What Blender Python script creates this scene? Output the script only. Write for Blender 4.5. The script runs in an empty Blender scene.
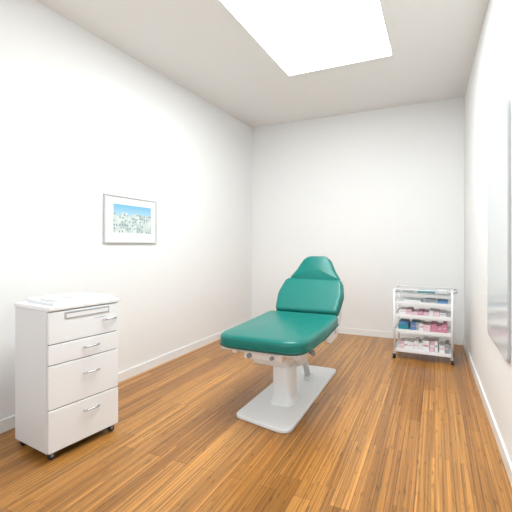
import bpy, bmesh, math, random
from mathutils import Vector, Matrix
random.seed(4)
scene = bpy.context.scene
COL = scene.collection
scene.view_settings.view_transform = 'Standard'
scene.view_settings.look = 'None'

# ------------------------------------------------------------ materials
def mat(name, col, rough=0.5, metal=0.0, spec=0.5, coat=0.0, emit=None, es=0.0, trans=0.0, noise=0.0, bump=0.0, nscale=40):
    m = bpy.data.materials.new(name); m.use_nodes = True
    nt = m.node_tree; b = nt.nodes['Principled BSDF']
    b.inputs['Base Color'].default_value = (*col, 1)
    b.inputs['Roughness'].default_value = rough
    b.inputs['Metallic'].default_value = metal
    b.inputs['Specular IOR Level'].default_value = spec
    b.inputs['Coat Weight'].default_value = coat
    b.inputs['Transmission Weight'].default_value = trans
    if emit:
        b.inputs['Emission Color'].default_value = (*emit, 1)
        b.inputs['Emission Strength'].default_value = es
    if noise or bump:
        tc = nt.nodes.new('ShaderNodeTexCoord')
        n = nt.nodes.new('ShaderNodeTexNoise'); n.inputs['Scale'].default_value = nscale
        n.inputs['Detail'].default_value = 4
        nt.links.new(tc.outputs['Object'], n.inputs['Vector'])
        if noise:
            r = nt.nodes.new('ShaderNodeMapRange')
            r.inputs['To Min'].default_value = 1 - noise; r.inputs['To Max'].default_value = 1 + noise
            nt.links.new(n.outputs['Fac'], r.inputs['Value'])
            v = nt.nodes.new('ShaderNodeVectorMath'); v.operation = 'SCALE'
            v.inputs[0].default_value = col
            nt.links.new(r.outputs['Result'], v.inputs['Scale'])
            nt.links.new(v.outputs['Vector'], b.inputs['Base Color'])
        if bump:
            bp = nt.nodes.new('ShaderNodeBump'); bp.inputs['Strength'].default_value = bump
            bp.inputs['Distance'].default_value = 0.002
            nt.links.new(n.outputs['Fac'], bp.inputs['Height'])
            nt.links.new(bp.outputs['Normal'], b.inputs['Normal'])
    return m

M_wall = mat('wall_paint', (0.87, 0.87, 0.86), 0.75, spec=0.25, noise=0.008, bump=0.03, nscale=30)
M_ceil = mat('ceiling_paint', (0.86, 0.855, 0.84), 0.85, spec=0.2, noise=0.01, nscale=20)
M_trim = mat('trim_paint', (0.88, 0.88, 0.87), 0.4, noise=0.01)
M_white = mat('white_enamel', (0.86, 0.87, 0.88), 0.28, coat=0.3, noise=0.01)
M_white2 = mat('white_plastic', (0.74, 0.75, 0.75), 0.4, noise=0.015)
M_base = mat('white_powder_coat', (0.83, 0.84, 0.84), 0.35, noise=0.01)
M_side_shaded = mat('cabinet_side_shaded', (0.72, 0.72, 0.72), 0.3, coat=0.2, noise=0.01)  # white cabinet in a greyer tone; the side's shade is put into the colour
M_gap = mat('shadow_gap', (0.12, 0.12, 0.12), 0.8, noise=0.05)
M_chrome = mat('chrome', (0.55, 0.56, 0.58), 0.22, metal=0.9, noise=0.01)
M_dark = mat('black_rubber', (0.02, 0.02, 0.022), 0.5, noise=0.1)
M_grey = mat('grey_plastic', (0.28, 0.29, 0.30), 0.45, noise=0.03)
M_lgrey = mat('light_grey_plastic', (0.50, 0.51, 0.52), 0.4, noise=0.03)
M_teal = mat('teal_vinyl', (0.001, 0.172, 0.142), 0.31, spec=0.42, noise=0.05, bump=0.12, nscale=60)
M_teald = mat('teal_piping', (0.001, 0.09, 0.075), 0.4, noise=0.05)
M_mirror = mat('pale_glass_panel', (0.66, 0.69, 0.69), 0.14, spec=0.6, noise=0.01)
M_glass = mat('clear_acrylic', (0.86, 0.93, 0.92), 0.05, trans=0.85, noise=0.01)
M_sky = mat('skylight_diffuser', (0.9, 0.9, 0.9), 0.6, emit=(0.93, 0.98, 1.0), es=11.5, noise=0.005)
M_frame = mat('silver_frame', (0.55, 0.56, 0.55), 0.4, metal=0.1, noise=0.03)
M_mat = mat('picture_mat', (0.78, 0.82, 0.80), 0.8, noise=0.01)

def floor_material():
    m = bpy.data.materials.new('bamboo_floor'); m.use_nodes = True
    nt = m.node_tree; N = nt.nodes; L = nt.links
    b = N['Principled BSDF']
    tc = N.new('ShaderNodeTexCoord')
    sep = N.new('ShaderNodeSeparateXYZ'); L.new(tc.outputs['Object'], sep.inputs[0])
    cmb = N.new('ShaderNodeCombineXYZ'); L.new(sep.outputs['Y'], cmb.inputs['X']); L.new(sep.outputs['X'], cmb.inputs['Y'])
    def brick(w, h, mort, off, c1, c2, cm):
        t = N.new('ShaderNodeTexBrick'); L.new(cmb.outputs[0], t.inputs['Vector'])
        t.inputs['Scale'].default_value = 1; t.inputs['Brick Width'].default_value = w
        t.inputs['Row Height'].default_value = h; t.inputs['Mortar Size'].default_value = mort
        t.inputs['Mortar Smooth'].default_value = 0.1; t.offset = off; t.offset_frequency = 2
        t.inputs['Color1'].default_value = (*c1, 1); t.inputs['Color2'].default_value = (*c2, 1)
        t.inputs['Mortar'].default_value = (*cm, 1)
        t.inputs['Bias'].default_value = 0
        return t
    boards = brick(1.9, 0.096, 0.0012, 0.37, (0.50, 0.232, 0.056), (0.33, 0.138, 0.028), (0.11, 0.042, 0.010))
    strips = brick(1.3, 0.0192, 0.0005, 0.43, (1.22, 1.22, 1.2), (0.74, 0.71, 0.67), (0.60, 0.55, 0.48))
    mul = N.new('ShaderNodeMix'); mul.data_type = 'RGBA'; mul.blend_type = 'MULTIPLY'
    mul.inputs['Factor'].default_value = 0.95
    L.new(boards.outputs['Color'], mul.inputs['A']); L.new(strips.outputs['Color'], mul.inputs['B'])
    mp = N.new('ShaderNodeMapping'); mp.inputs['Scale'].default_value = (1.1, 95, 1)
    L.new(cmb.outputs[0], mp.inputs['Vector'])
    gr = N.new('ShaderNodeTexNoise'); gr.inputs['Scale'].default_value = 1; gr.inputs['Detail'].default_value = 5
    L.new(mp.outputs[0], gr.inputs['Vector'])
    rp = N.new('ShaderNodeMapRange'); rp.inputs['From Min'].default_value = .3; rp.inputs['From Max'].default_value = .7
    rp.inputs['To Min'].default_value = 0.58; rp.inputs['To Max'].default_value = 1.40
    L.new(gr.outputs['Fac'], rp.inputs['Value'])
    sc = N.new('ShaderNodeVectorMath'); sc.operation = 'SCALE'
    L.new(mul.outputs['Result'], sc.inputs[0]); L.new(rp.outputs[0], sc.inputs['Scale'])
    mp2 = N.new('ShaderNodeMapping'); mp2.inputs['Scale'].default_value = (9, 52, 1)
    L.new(cmb.outputs[0], mp2.inputs['Vector'])
    vo = N.new('ShaderNodeTexNoise'); vo.inputs['Scale'].default_value = 1; vo.inputs['Detail'].default_value = 1
    L.new(mp2.outputs[0], vo.inputs['Vector'])
    r2 = N.new('ShaderNodeMapRange'); r2.inputs['From Min'].default_value = .62; r2.inputs['From Max'].default_value = .74
    r2.inputs['To Min'].default_value = 1; r2.inputs['To Max'].default_value = 0.6
    L.new(vo.outputs['Fac'], r2.inputs['Value'])
    sc2 = N.new('ShaderNodeVectorMath'); sc2.operation = 'SCALE'
    L.new(sc.outputs[0], sc2.inputs[0]); L.new(r2.outputs[0], sc2.inputs['Scale'])
    L.new(sc2.outputs[0], b.inputs['Base Color'])
    b.inputs['Roughness'].default_value = 0.28
    b.inputs['Specular IOR Level'].default_value = 0.45
    bp = N.new('ShaderNodeBump'); bp.inputs['Strength'].default_value = 0.12; bp.inputs['Distance'].default_value = 0.002
    L.new(gr.outputs['Fac'], bp.inputs['Height']); L.new(bp.outputs['Normal'], b.inputs['Normal'])
    return m
M_floor = floor_material()

def art_material():
    m = bpy.data.materials.new('city_print'); m.use_nodes = True
    nt = m.node_tree; N = nt.nodes; L = nt.links; b = N['Principled BSDF']
    tc = N.new('ShaderNodeTexCoord'); sep = N.new('ShaderNodeSeparateXYZ'); L.new(tc.outputs['Generated'], sep.inputs[0])
    def math_(op, a, bb=None):
        n = N.new('ShaderNodeMath'); n.operation = op
        for i, v in enumerate((a, bb)):
            if v is None: continue
            if isinstance(v, (int, float)): n.inputs[i].default_value = v
            else: L.new(v, n.inputs[i])
        return n.outputs[0]
    y = sep.outputs['Y']; z = sep.outputs['Z']
    col = math_('FLOOR', math_('MULTIPLY', math_('ADD', y, math_('MULTIPLY', math_('SINE', math_('MULTIPLY', y, 19)), .03)), 11))
    wn = N.new('ShaderNodeTexWhiteNoise'); wn.noise_dimensions = '1D'; L.new(col, wn.inputs['W'])
    sky = math_('ADD', math_('MULTIPLY', wn.outputs['Value'], .14), .60)
    isb = math_('LESS_THAN', z, sky)
    cmb = N.new('ShaderNodeCombineXYZ'); L.new(math_('MULTIPLY', y, 1.9), cmb.inputs['X']); L.new(z, cmb.inputs['Y'])
    vo = N.new('ShaderNodeTexVoronoi'); vo.distance = 'CHEBYCHEV'; vo.inputs['Scale'].default_value = 8
    vo.inputs['Randomness'].default_value = .45
    L.new(cmb.outputs[0], vo.inputs['Vector'])
    win = math_('LESS_THAN', vo.outputs['Distance'], .24)
    vb = N.new('ShaderNodeTexVoronoi'); vb.distance = 'CHEBYCHEV'; vb.inputs['Scale'].default_value = 4.5
    L.new(cmb.outputs[0], vb.inputs['Vector'])
    sepc = N.new('ShaderNodeSeparateColor'); L.new(vb.outputs['Color'], sepc.inputs[0])
    fac = N.new('ShaderNodeMix'); fac.data_type = 'RGBA'; L.new(sepc.outputs[0], fac.inputs['Factor'])
    fac.inputs['A'].default_value = (.72, .77, .74, 1); fac.inputs['B'].default_value = (.42, .53, .52, 1)
    fw = N.new('ShaderNodeMix'); fw.data_type = 'RGBA'; L.new(win, fw.inputs['Factor'])
    L.new(fac.outputs['Result'], fw.inputs['A']); fw.inputs['B'].default_value = (.20, .28, .28, 1)
    cr = N.new('ShaderNodeMix'); cr.data_type = 'RGBA'; L.new(z, cr.inputs['Factor'])
    cr.inputs['A'].default_value = (.80, .90, .93, 1); cr.inputs['B'].default_value = (.16, .46, .66, 1)
    mx = N.new('ShaderNodeMix'); mx.data_type = 'RGBA'; L.new(isb, mx.inputs['Factor'])
    L.new(cr.outputs['Result'], mx.inputs['A']); L.new(fw.outputs['Result'], mx.inputs['B'])
    L.new(mx.outputs['Result'], b.inputs['Base Color']); b.inputs['Roughness'].default_value = .4
    return m
M_art = art_material()

# ------------------------------------------------------------ helpers
def empty(name, loc=(0, 0, 0), rz=0):
    e = bpy.data.objects.new(name, None); e.location = loc; e.rotation_euler = (0, 0, rz)
    e.empty_display_size = 0.1
    COL.objects.link(e); return e

def finish(name, bm, m, parent=None, smooth=False, loc=None, rot=None, mats=None):
    bmesh.ops.recalc_face_normals(bm, faces=bm.faces)
    me = bpy.data.meshes.new(name); bm.to_mesh(me); bm.free()
    for mm in (mats or [m]): me.materials.append(mm)
    if smooth:
        for p in me.polygons: p.use_smooth = True
    o = bpy.data.objects.new(name, me); COL.objects.link(o)
    if parent: o.parent = parent
    if loc: o.location = loc
    if rot: o.rotation_euler = rot
    return o

def box(name, lo, hi, m, parent=None, bev=0.0, seg=3, rot=None):
    lo = Vector(lo); hi = Vector(hi); c = (lo + hi) / 2; s = hi - lo
    bm = bmesh.new(); bmesh.ops.create_cube(bm, size=1)
    bmesh.ops.scale(bm, vec=s, verts=bm.verts)
    if bev:
        bmesh.ops.bevel(bm, geom=bm.edges[:], offset=bev, segments=seg, profile=0.5, affect='EDGES')
    return finish(name, bm, m, parent, False, c, rot)

def cyl(name, p0, p1, r, m, parent=None, n=20, r2=None):
    p0 = Vector(p0); p1 = Vector(p1); d = p1 - p0
    bm = bmesh.new()
    bmesh.ops.create_cone(bm, cap_ends=True, segments=n, radius1=r, radius2=(r if r2 is None else r2), depth=d.length)
    q = Vector((0, 0, 1)).rotation_difference(d.normalized()).to_matrix().to_4x4()
    bmesh.ops.transform(bm, matrix=Matrix.Translation((p0 + p1) / 2) @ q, verts=bm.verts)
    o = finish(name, bm, m, parent)
    for p in o.data.polygons:
        if len(p.vertices) == 4: p.use_smooth = True
    return o

def tube(name, pts, r, m, parent=None, cyclic=False, smooth=True):
    cu = bpy.data.curves.new(name, 'CURVE'); cu.dimensions = '3D'; cu.bevel_depth = r; cu.bevel_resolution = 4
    sp = cu.splines.new('POLY'); sp.points.add(len(pts) - 1)
    for i, p in enumerate(pts): sp.points[i].co = (*p, 1)
    sp.use_cyclic_u = cyclic; cu.use_fill_caps = True
    cu.materials.append(m)
    tmp = bpy.data.objects.new(name + '_c', cu); COL.objects.link(tmp)
    dg = bpy.context.evaluated_depsgraph_get()
    me = bpy.data.meshes.new_from_object(tmp.evaluated_get(dg))
    bpy.data.objects.remove(tmp)
    me.name = name
    for p in me.polygons: p.use_smooth = True
    o = bpy.data.objects.new(name, me); COL.objects.link(o)
    if parent: o.parent = parent
    return o

def round_poly(corners, n=8):
    out = []; k = len(corners)
    for i in range(k):
        p = Vector(corners[i][:2]); r = corners[i][2]
        a = (Vector(corners[i - 1][:2]) - p); b = (Vector(corners[(i + 1) % k][:2]) - p)
        la, lb = a.length, b.length; a.normalize(); b.normalize()
        ang = a.angle(b); d = min(r / math.tan(ang / 2), la * .49, lb * .49)
        s = p + a * d; e = p + b * d
        for j in range(n + 1):
            t = j / n
            out.append((1 - t) ** 2 * s + 2 * t * (1 - t) * p + t * t * e)
    return out

def cushion(name, outline, thick, er, crown, m, parent, bend=None):
    bm = bmesh.new()
    cx = sum(p.x for p in outline) / len(outline); cy = sum(p.y for p in outline) / len(outline)
    n = len(outline)
    nor = []
    for i in range(n):
        d = outline[(i + 1) % n] - outline[i - 1]
        v = Vector((d.y, -d.x))
        if v.length < 1e-9: v = outline[i] - Vector((cx, cy))
        nor.append(v.normalized())
    prof = [(0.02, 0.0)]
    for j in range(5):
        a = j / 4 * math.pi / 2
        prof.append((er * .6 * (1 - math.sin(a)), er * .6 * (1 - math.cos(a))))
    for j in range(7):
        a = j / 6 * math.pi / 2
        prof.append((er * (1 - math.cos(a)), thick - er * (1 - math.sin(a))))
    rings = []
    for ins, z in prof:
        rings.append([bm.verts.new((outline[i].x - nor[i].x * ins, outline[i].y - nor[i].y * ins, z)) for i in range(n)])
    base = [Vector((outline[i].x - nor[i].x * er, outline[i].y - nor[i].y * er)) for i in range(n)]
    for s in (.9, .75, .55, .3):
        rings.append([bm.verts.new((cx + (base[i].x - cx) * s, cy + (base[i].y - cy) * s, thick + crown * (1 - s ** 2))) for i in range(n)])
    for a, b in zip(rings[:-1], rings[1:]):
        for i in range(n):
            j = (i + 1) % n
            bm.faces.new((a[i], a[j], b[j], b[i]))
    c = bm.verts.new((cx, cy, thick + crown))
    for i in range(n): bm.faces.new((rings[-1][i], rings[-1][(i + 1) % n], c))
    bm.faces.new(rings[0][::-1])
    if bend:
        for v in bm.verts: v.co = bend(v.co)
    return finish(name, bm, m, parent, True)

# ------------------------------------------------------------ room
H = 3.256; D = 5.724; XL = -2.742; XR = 0.345; YB = -1.3; SL = 0.025
SK = 0.0135
def xr(y): return XR + SK * (D - y)
def prism(name, poly, z0, z1, m, parent=None):
    bm = bmesh.new()
    a = [bm.verts.new((x, y, z0)) for x, y in poly]; b = [bm.verts.new((x, y, z1)) for x, y in poly]
    n = len(poly)
    bm.faces.new(a[::-1]); bm.faces.new(b)
    for i in range(n): bm.faces.new((a[i], a[(i + 1) % n], b[(i + 1) % n], b[i]))
    return finish(name, bm, m, parent)
T = 0.12
prism('floor', [(XL - T, YB - T), (xr(YB) + T, YB - T), (xr(YB) + T, D + T), (XL - T, D + T)], -0.1, 0, M_floor)
prism('wall_left', [(XL - T, YB - T), (XL, YB - T), (XL, D + T), (XL - T, D + T)], 0, H, M_wall)
prism('wall_back', [(XL, D), (XR, D), (XR, D + T), (XL, D + T)], 0, H, M_wall)
prism('wall_right', [(xr(YB), YB - T), (xr(YB) + T, YB - T), (xr(D) + T, D + T), (xr(D), D + T)], 0, H, M_wall)
def addbox(bm, lo, hi):
    lo = Vector(lo); hi = Vector(hi)
    r = bmesh.ops.create_cube(bm, size=1)
    bmesh.ops.scale(bm, vec=hi - lo, verts=r['verts']); bmesh.ops.translate(bm, vec=(lo + hi) / 2, verts=r['verts'])
bm = bmesh.new()
WX0, WX1, WZ0, WZ1 = -2.4, 0.1, 0.7, 2.7
XE = xr(YB)
addbox(bm, (XL, YB - T, 0), (WX0, YB, H)); addbox(bm, (WX1, YB - T, 0), (XE, YB, H))
addbox(bm, (WX0, YB - T, 0), (WX1, YB, WZ0)); addbox(bm, (WX0, YB - T, WZ1), (WX1, YB, H))
finish('wall_front', bm, M_wall)
w = empty('added_rear_window', (0, 0, 0))  # invented window behind the camera, added so fill light can enter
for nm, lo, hi in (('sill', (WX0, YB - .1, WZ0), (WX1, YB + .02, WZ0 + .05)), ('head', (WX0, YB - .1, WZ1 - .05), (WX1, YB, WZ1)),
                   ('jamb_1', (WX0, YB - .1, WZ0 + .05), (WX0 + .05, YB, WZ1 - .05)), ('jamb_2', (WX1 - .05, YB - .1, WZ0 + .05), (WX1, YB, WZ1 - .05)),
                   ('mullion', (-1.18, YB - .09, WZ0 + .05), (-1.12, YB - .02, WZ1 - .05))):
    box(nm, lo, hi, M_trim, w, 0.004)
# ceiling with skylight opening
SX0, SX1, SY0, SY1 = -1.490, -0.392, 1.7, 4.07
bm = bmesh.new(); CX0 = XL - T; CX1 = XE + T
addbox(bm, (CX0, YB - T, H), (SX0, D + T, H + .25)); addbox(bm, (SX1, YB - T, H), (CX1, D + T, H + .25))
addbox(bm, (SX0, YB - T, H), (SX1, SY0, H + .25)); addbox(bm, (SX0, SY1, H), (SX1, D + T, H + .25))
for v in bm.verts: v.co.z -= SL * (D - v.co.y)
finish('ceiling', bm, M_ceil)
bm = bmesh.new(); addbox(bm, (SX0, SY0, H + .03), (SX1, SY1, H + .06))
for v in bm.verts: v.co.z -= SL * (D - v.co.y)
finish('skylight_panel', bm, M_sky)  # emissive diffuser panel of the ceiling skylight
# baseboards
bh = .085; bt = .014
prism('baseboard_left', [(XL, YB), (XL + bt, YB), (XL + bt, D), (XL, D)], 0, bh, M_trim)
prism('baseboard_back', [(XL + bt, D - bt), (XR - bt, D - bt), (XR - bt, D), (XL + bt, D)], 0, bh, M_trim)
prism('baseboard_right', [(xr(YB) - bt, YB), (xr(YB), YB), (xr(D), D), (xr(D) - bt, D)], 0, bh, M_trim)

# ------------------------------------------------------------ drawer cabinet
cab = empty('drawer_cabinet', (-2.254, 1.824, 0), math.radians(-7))
hw = .2485; hd = .195
box('body', (-hd, -hw, .045), (hd - .02, hw, .905), M_side_shaded, cab, .006)
box('plinth', (-hd + .02, -hw + .02, .032), (hd - .03, hw - .02, .048), M_gap, cab)
box('gap_backing', (hd - .021, -hw + .008, .055), (hd - .012, hw - .008, .90), M_gap, cab)
seams = [.05, .31, .578, .704, .903]
for i in range(4):
    box('drawer_%d' % (i + 1), (hd - .014, -hw, seams[i] + .003), (hd + .004, hw, seams[i + 1] - .003), M_white, cab, .004)
box('top', (-hd - .004, -hw - .006, .905), (hd + .010, hw + .006, .934), M_white, cab, .008)
# white tray with raised lid on top
box('top_tray', (-.13, -.19, .934), (.15, .21, .941), M_white2, cab, .002)
for nm, lo, hi in (('rim_1', (-.14, -.20, .934), (-.13, .22, .960)), ('rim_2', (.15, -.20, .934), (.16, .22, .953)),
                   ('rim_3', (-.13, -.20, .934), (.15, -.19, .956)), ('rim_4', (-.13, .21, .934), (.15, .22, .956))):
    box(nm, lo, hi, M_white, cab, .003)
box('tray_insert', (-.09, -.14, .941), (.11, .17, .957), M_white, cab, .005)
box('tray_insert_shade', (-.03, -.04, .957), (.085, .14, .9585), M_lgrey, cab, .0005)  # flat grey sheet, no real groove; tray shading painted as colour
box('tray_insert_plate', (-.02, -.03, .9585), (.065, .13, .963), M_white, cab, .001)
# recessed slot panel on top drawer
box('slot_frame', (hd + .002, -.15, .848), (hd + .009, .17, .892), M_lgrey, cab, .002)
box('slot', (hd + .007, -.14, .855), (hd + .0105, .16, .886), M_white, cab, .001)
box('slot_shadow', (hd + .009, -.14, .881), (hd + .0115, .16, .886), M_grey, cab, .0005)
box('label', (hd + .003, .06, .822), (hd + .006, .14, .826), M_lgrey, cab)
def handle(name, yc, zc, L=.11):
    pts = []
    for j in range(13):
        t = j / 12; a = math.pi * t
        pts.append((hd + .002 + .026 * math.sin(a) ** .6 if 0 < t < 1 else hd + .002, yc - L / 2 * math.cos(a), zc + .004 * math.sin(a)))
    tube(name, pts, .006, M_chrome, cab)
handle('handle_1', .175, .800, .10)
handle('handle_2', .035, .645); handle('handle_3', .035, .478); handle('handle_4', .035, .235)
k = 0
for sx in (-1, 1):
    for sy in (-1, 1):
        k += 1; x = sx * (hd - .035); y = sy * (hw - .035)
        cyl('caster_%d' % k, (x - .012, y, .02), (x + .012, y, .02), .02, M_dark, cab)
        box('caster_fork_%d' % k, (x - .016, y - .008, .018), (x + .016, y + .008, .040), M_grey, cab)

# ------------------------------------------------------------ examination chair
CXc = -1.145
ch = empty('examination_chair', (CXc, 0, 0))
def plate(name, outl, z0, z1, ins, m, parent):
    bm = bmesh.new(); n = len(outl)
    cx = sum(p.x for p in outl) / n; cy = sum(p.y for p in outl) / n
    rings = []
    for s, z in ((0, z0), (0, z1 - ins), (ins * .4, z1 - ins * .3), (ins * 1.2, z1)):
        rings.append([bm.verts.new((p.x - s * (1 if p.x > cx else -1), p.y - s * (1 if p.y > cy else -1), z)) for p in outl])
    for a, b in zip(rings[:-1], rings[1:]):
        for i in range(n): bm.faces.new((a[i], a[(i + 1) % n], b[(i + 1) % n], b[i]))
    bm.faces.new(rings[0][::-1]); bm.faces.new(rings[-1])
    return finish(name, bm, m, parent)
outl = round_poly([(-.235, 2.57, .07), (.240, 2.46, .09), (.225, 3.97, .07), (-.225, 3.97, .07)])
plate('base_plate', outl, 0.004, .028, .008, M_base, ch)
for i, (x, y) in enumerate(((-.17, 2.65), (.17, 2.60), (-.17, 3.89), (.17, 3.89))):
    cyl('foot_%d' % (i + 1), (x, y, 0), (x, y, .008), .02, M_dark, ch)
def pedestal(name, secs, m, n=40):
    bm = bmesh.new(); rings = []
    for (x, y, hx, hy, z) in secs:
        rg = []
        for i in range(n):
            a = 2 * math.pi * i / n; c, s = math.cos(a), math.sin(a)
            e = .55
            rg.append(bm.verts.new((x + hx * math.copysign(abs(c) ** e, c), y + hy * math.copysign(abs(s) ** e, s), z)))
        rings.append(rg)
    for a, b in zip(rings[:-1], rings[1:]):
        for i in range(n): bm.faces.new((a[i], a[(i + 1) % n], b[(i + 1) % n], b[i]))
    bm.faces.new(rings[0][::-1]); bm.faces.new(rings[-1])
    o = finish(name, bm, m, ch)
    for p in o.data.polygons: p.use_smooth = len(p.vertices) == 4
    return o
pedestal('pedestal', [(.02, 2.98, .112, .145, .026), (.02, 2.98, .100, .132, .036), (.02, 2.98, .090, .120, .060), (.02, 2.98, .084, .112, .10),
                      (.02, 2.98, .082, .108, .20), (.02, 2.98, .081, .107, .325), (.02, 2.98, .077, .102, .332)], M_base)
pedestal('pedestal_upper', [(.02, 2.98, .069, .093, .33), (.02, 2.98, .069, .093, .43), (.02, 3.0, .10, .15, .462)], M_white2)
pedestal('motor_cover', [(.02, 3.29, .065, .11, .25), (.02, 3.29, .072, .12, .262), (.02, 3.29, .072, .12, .46)], M_base)
cyl('lift_actuator', (.04, 3.56, .04), (.04, 3.34, .40), .028, M_white2, ch)
box('actuator_clevis', (.005, 3.52, .025), (.075, 3.62, .075), M_base, ch, .006)
box('underframe', (-.17, 2.68, .455), (.17, 3.48, .505), M_base, ch, .01)
box('underframe_rail_1', (-.27, 2.60, .480), (-.23, 3.45, .530), M_base, ch, .006)
box('underframe_rail_2', (.23, 2.60, .480), (.27, 3.45, .530), M_base, ch, .006)
for i, y in enumerate((2.64, 3.05, 3.36)):
    box('cross_bar_%d' % (i + 1), (-.27, y - .02, .49), (.27, y + .02, .528), M_white2, ch, .005)
box('foot_bracket', (-.15, 2.56, .46), (.15, 2.70, .53), M_base, ch, .012)
box('control_box', (-.15, 2.72, .38), (.14, 2.88, .46), M_base, ch, .014)
cyl('adjust_knob_stem', (.15, 2.85, .48), (.285, 2.85, .48), .010, M_chrome, ch)
cyl('adjust_knob', (.285, 2.85, .48), (.31, 2.85, .48), .022, M_grey, ch)
cyl('adjust_knob_front', (-.10, 2.565, .49), (-.10, 2.54, .49), .018, M_grey, ch)
cyl('adjust_knob_front_2', (.08, 2.565, .49), (.08, 2.54, .49), .014, M_grey, ch)
box('seat_board', (-.31, 2.50, .528), (.31, 3.48, .552), M_white2, ch, .008)
so = round_poly([(-.345, 2.45, .17), (.345, 2.44, .17), (.36, 3.0, .5), (.345, 3.53, .07), (-.355, 3.53, .07), (-.360, 3.0, .5)], 10)
def seatbend(co):
    t = max(0, (co.y - 3.1) / .43); return Vector((co.x, co.y, co.z + .55 + .02 * t * t))
cushion('seat_cushion', so, .098, .035, .012, M_teal, ch, seatbend)
tube('seat_piping', [(p.x * 1.003, p.y, .568 + .02 * max(0, (p.y - 3.1) / .43) ** 2) for p in so], .006, M_teald, ch, True)
def back_bend(org, ang, curve=0.0):
    ca, sa = math.cos(ang), math.sin(ang)
    def f(co):
        u = co.y; wv = co.z + curve * (co.x ** 2)
        return Vector((co.x, org[0] + u * ca - wv * sa, org[1] + u * sa + wv * ca))
    return f
A1 = math.radians(45); LB = .425
bo = round_poly([(-.31, 0, .05), (.31, 0, .05), (.335, .22, .2), (.295, LB, .07), (-.295, LB, .07), (-.335, .22, .2)], 8)
B0 = (3.635, .60)
fb = back_bend(B0, A1, .25)
cushion('back_cushion', bo, .088, .032, .012, M_teal, ch, fb)
tube('back_piping', [fb(Vector((p.x, p.y, .018))) for p in bo], .006, M_teald, ch, True)
A2 = math.radians(64)
ho = round_poly([(-.285, 0, .04), (.285, 0, .04), (.205, .12, .10), (.125, .285, .13), (-.125, .285, .13), (-.205, .12, .10)], 8)
H0 = (B0[0] + LB * math.cos(A1), B0[1] + LB * math.sin(A1) + .01)
fh = back_bend(H0, A2, .1)
cushion('head_cushion', ho, .08, .032, .012, M_teal, ch, fh)
tube('head_piping', [fh(Vector((p.x, p.y, .018))) for p in ho], .006, M_teald, ch, True)
def slab(name, x0, x1, u0, u1, w0, w1, f, m):
    bm = bmesh.new(); addbox(bm, (x0, u0, w0), (x1, u1, w1))
    bmesh.ops.bevel(bm, geom=bm.edges[:], offset=.006, segments=2, affect='EDGES')
    for v in bm.verts: v.co = f(v.co)
    return finish(name, bm, m, ch)
f0 = back_bend(B0, A1)
slab('back_board', -.25, .25, .03, .42, -.02, .012, f0, M_white2)
slab('back_arm_1', -.20, -.16, -.10, .38, -.05, -.018, f0, M_base)
slab('back_arm_2', .16, .20, -.10, .38, -.05, -.018, f0, M_base)
for i, s in enumerate((-1, 1)):
    x = s * .29
    bm = bmesh.new()
    pts = [(3.24, .48), (3.40, .43), (3.60, .44), (3.74, .52), (3.86, .68), (3.81, .725), (3.68, .655), (3.52, .55), (3.24, .535)]
    a = [bm.verts.new((x - .015, y, z)) for y, z in pts]; b = [bm.verts.new((x + .015, y, z)) for y, z in pts]
    bm.faces.new(a); bm.faces.new(b[::-1])
    for j in range(len(pts)):
        q = (j + 1) % len(pts); bm.faces.new((a[j], a[q], b[q], b[j]))
    finish('hinge_bracket_%d' % (i + 1), bm, M_base, ch)
    cyl('hinge_cap_%d' % (i + 1), (x + s * .015, 3.56, .51), (x + s * .03, 3.56, .51), .032, M_white2, ch)
cyl('hinge_shaft', (-.27, 3.56, .51), (.27, 3.56, .51), .014, M_chrome, ch)
slab('head_board', -.16, .16, .02, .22, -.015, .012, back_bend(H0, A2), M_white2)

# ------------------------------------------------------------ medical trolley
tr = empty('medical_trolley', (-.120, 4.90, 0), math.radians(-3))
tw = .300; td = .19
k = 0
for sx in (-1, 1):
    for sy in (-1, 1):
        k += 1; x = sx * tw; y = sy * td
        cyl('post_%d' % k, (x, y, .075), (x, y, .80), .012, M_white, tr)
        box('caster_fork_%d' % k, (x - .014, y - .014, .035), (x + .014, y + .014, .08), M_lgrey, tr, .004)
        cyl('caster_wheel_%d' % k, (x - .014, y + .004, .030), (x + .014, y + .004, .030), .030, M_dark, tr)
for i, z in enumerate((.10, .325, .50, .645)):
    box('shelf_%d' % (i + 1), (-tw, -td, z), (tw, td, z + .012), M_white, tr, .003)
    for j, (lo, hi) in enumerate((((-tw, -td - .004, z - .018), (tw, -td + .004, z + .018)), ((-tw, td - .004, z - .012), (tw, td + .004, z + .03)),
                                  ((-tw - .004, -td, z - .012), (-tw + .004, td, z + .03)), ((tw - .004, -td, z - .012), (tw + .004, td, z + .03)))):
        box('shelf_rim_%d_%d' % (i + 1, j + 1), lo, hi, M_white, tr, .002)
for nm, a, b in (('rail_front', (-tw, -td, .80), (tw, -td, .80)), ('rail_rear', (-tw, td, .80), (tw, td, .80)),
                 ('rail_side_1', (-tw, -td, .80), (-tw, td, .80)), ('rail_side_2', (tw, -td, .80), (tw, td, .80)),
                 ('rail_mid_rear', (-tw, td, .72), (tw, td, .72))):
    cyl(nm, a, b, .007, M_white, tr)
box('glass_top', (-tw + .01, -td + .01, .766), (tw - .01, td - .01, .772), M_glass, tr)
tube('push_handle', [(tw, -td, .78), (tw + .035, -td, .79), (tw + .045, -td + .03, .79), (tw + .045, td - .03, .79), (tw + .035, td, .79), (tw, td, .78)], .008, M_chrome, tr)
cols = [('box_white', (.82, .82, .82)), ('box_pink', (.62, .26, .36)), ('box_teal', (.03, .26, .32)), ('box_red', (.50, .09, .16)),
        ('box_grey', (.36, .39, .42)), ('box_blue', (.10, .26, .48)), ('box_pale_pink', (.74, .52, .57)), ('box_black', (.05, .05, .06))]
bmats = [mat(n, c, .5, noise=.03) for n, c in cols]
bm = bmesh.new()
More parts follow.
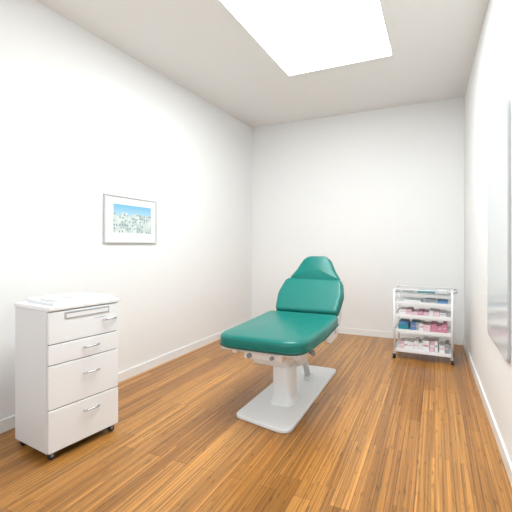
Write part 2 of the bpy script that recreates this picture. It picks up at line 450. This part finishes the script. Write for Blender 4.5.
def sb(x0, x1, y0, y1, z0, z1, mi):
    r = bmesh.ops.create_cube(bm, size=1)
    lo = Vector((x0, y0, z0)); hi = Vector((x1, y1, z1))
    bmesh.ops.scale(bm, vec=hi - lo, verts=r['verts']); bmesh.ops.translate(bm, vec=(lo + hi) / 2, verts=r['verts'])
    fs = set(f for v in r['verts'] for f in v.link_faces)
    for f in fs: f.material_index = mi
def row(x0, x1, z, hmin, hmax, choices, wmin=.045, wmax=.075, y0=-.16, dy=.22):
    x = x0
    while x < x1 - .02:
        w = min(random.uniform(wmin, wmax), x1 - x); h = random.uniform(hmin, hmax); y = y0 + random.uniform(0, .02)
        c = random.choice(choices)
        sb(x, x + w - .003, y, y + dy, z, z + h, c)
        sb(x + .006, x + w - .009, y - .002, y, z + h * .45, z + h * .6, random.choice([0, 1, 6, 4]))
        x += w
z = .1125
row(-.25, .0, z, .07, .10, [0, 6, 0, 1]); row(.0, .16, z, .10, .14, [0, 0, 6, 0]); row(.17, .27, z, .07, .11, [0, 4])
z = .3375
sb(-.26, -.15, -.16, .06, z, z + .055, 2); sb(-.255, -.155, -.155, .05, z + .056, z + .085, 5)
row(-.13, -.04, z, .07, .09, [0, 5, 0, 4]); row(-.04, .25, z, .07, .095, [1, 6, 1, 3, 0])
z = .5125
row(-.25, -.05, z, .03, .06, [0, 4, 6, 3]); row(-.05, .26, z, .03, .07, [6, 0, 1, 3])
z = .6575
sb(-.2, -.02, -.12, .1, z, z + .02, 0); sb(.02, .12, -.1, .06, z, z + .03, 4); sb(.15, .25, -.14, .1, z, z + .025, 5)
z = .7725
sb(-.22, -.1, -.12, .02, z, z + .012, 4); sb(-.06, .12, -.13, .1, z, z + .010, 2); sb(.15, .24, -.1, .08, z, z + .015, 0)
o = finish('medical_supply_boxes', bm, None, mats=bmats)
o.location = tr.location; o.rotation_euler = tr.rotation_euler

# ------------------------------------------------------------ framed picture
fp = empty('framed_picture', (XL, 2.940, 1.553))
w2, h2 = .362, .226; ft = .012
box('mat_board', (.004, -w2 + .008, -h2 + .008), (.014, w2 - .008, h2 - .008), M_mat, fp)
for nm, lo, hi in (('frame_bottom', (.001, -w2, -h2), (.022, w2, -h2 + ft)), ('frame_top', (.001, -w2, h2 - ft), (.022, w2, h2)),
                   ('frame_side_1', (.001, -w2, -h2 + ft), (.022, -w2 + ft, h2 - ft)), ('frame_side_2', (.001, w2 - ft, -h2 + ft), (.022, w2, h2 - ft))):
    box(nm, lo, hi, M_frame, fp, .003)
box('print', (.0141, -.245, -.125), (.0155, .275, .145), M_art, fp)

# ------------------------------------------------------------ pale glass wall board on the right wall
ang = math.atan(SK)
YM = 2.98; hyM = .42
mr = empty('glass_wall_board', (xr(YM), YM, 1.385), ang)
def rp(name, hy, hz, r, x0, x1, m):
    o = round_poly([(-hy, -hz, r), (hy, -hz, r), (hy, hz, r), (-hy, hz, r)], 6)
    bm = bmesh.new(); a = [bm.verts.new((x0, p.x, p.y)) for p in o]; b = [bm.verts.new((x1, p.x, p.y)) for p in o]; n = len(o)
    bm.faces.new(a); bm.faces.new(b[::-1])
    for i in range(n): bm.faces.new((a[i], a[(i + 1) % n], b[(i + 1) % n], b[i]))
    return finish(name, bm, m, mr)
rp('backing', hyM, .755, .06, -.012, -.001, M_lgrey)
rp('glass', hyM - .008, .747, .055, -.016, -.0121, M_mirror)

# ------------------------------------------------------------ light
la = bpy.data.lights.new('added_fill_light', 'AREA'); la.shape = 'RECTANGLE'; la.size = 2.4; la.size_y = 1.9  # added fill lamp outside the invented rear window
la.energy = 36; la.color = (0.92, 0.97, 1.0)
lo = bpy.data.objects.new('added_fill_light', la); lo.location = ((WX0 + WX1) / 2, YB - .2, (WZ0 + WZ1) / 2)
lo.rotation_euler = (math.radians(90), 0, 0); COL.objects.link(lo)
wd = bpy.data.worlds.new('World'); scene.world = wd; wd.use_nodes = True
wd.node_tree.nodes['Background'].inputs[0].default_value = (.75, .87, 1, 1)
wd.node_tree.nodes['Background'].inputs[1].default_value = 1.0

# ------------------------------------------------------------ camera
cd = bpy.data.cameras.new('camera'); cam = bpy.data.objects.new('camera', cd); COL.objects.link(cam)
cd.sensor_width = 36; cd.lens = 27.0; cd.shift_y = -10 / 512; cd.clip_start = .02
cam.location = (0, 0, 1.3); cam.rotation_euler = (math.radians(90), 0, math.radians(25))
scene.camera = cam
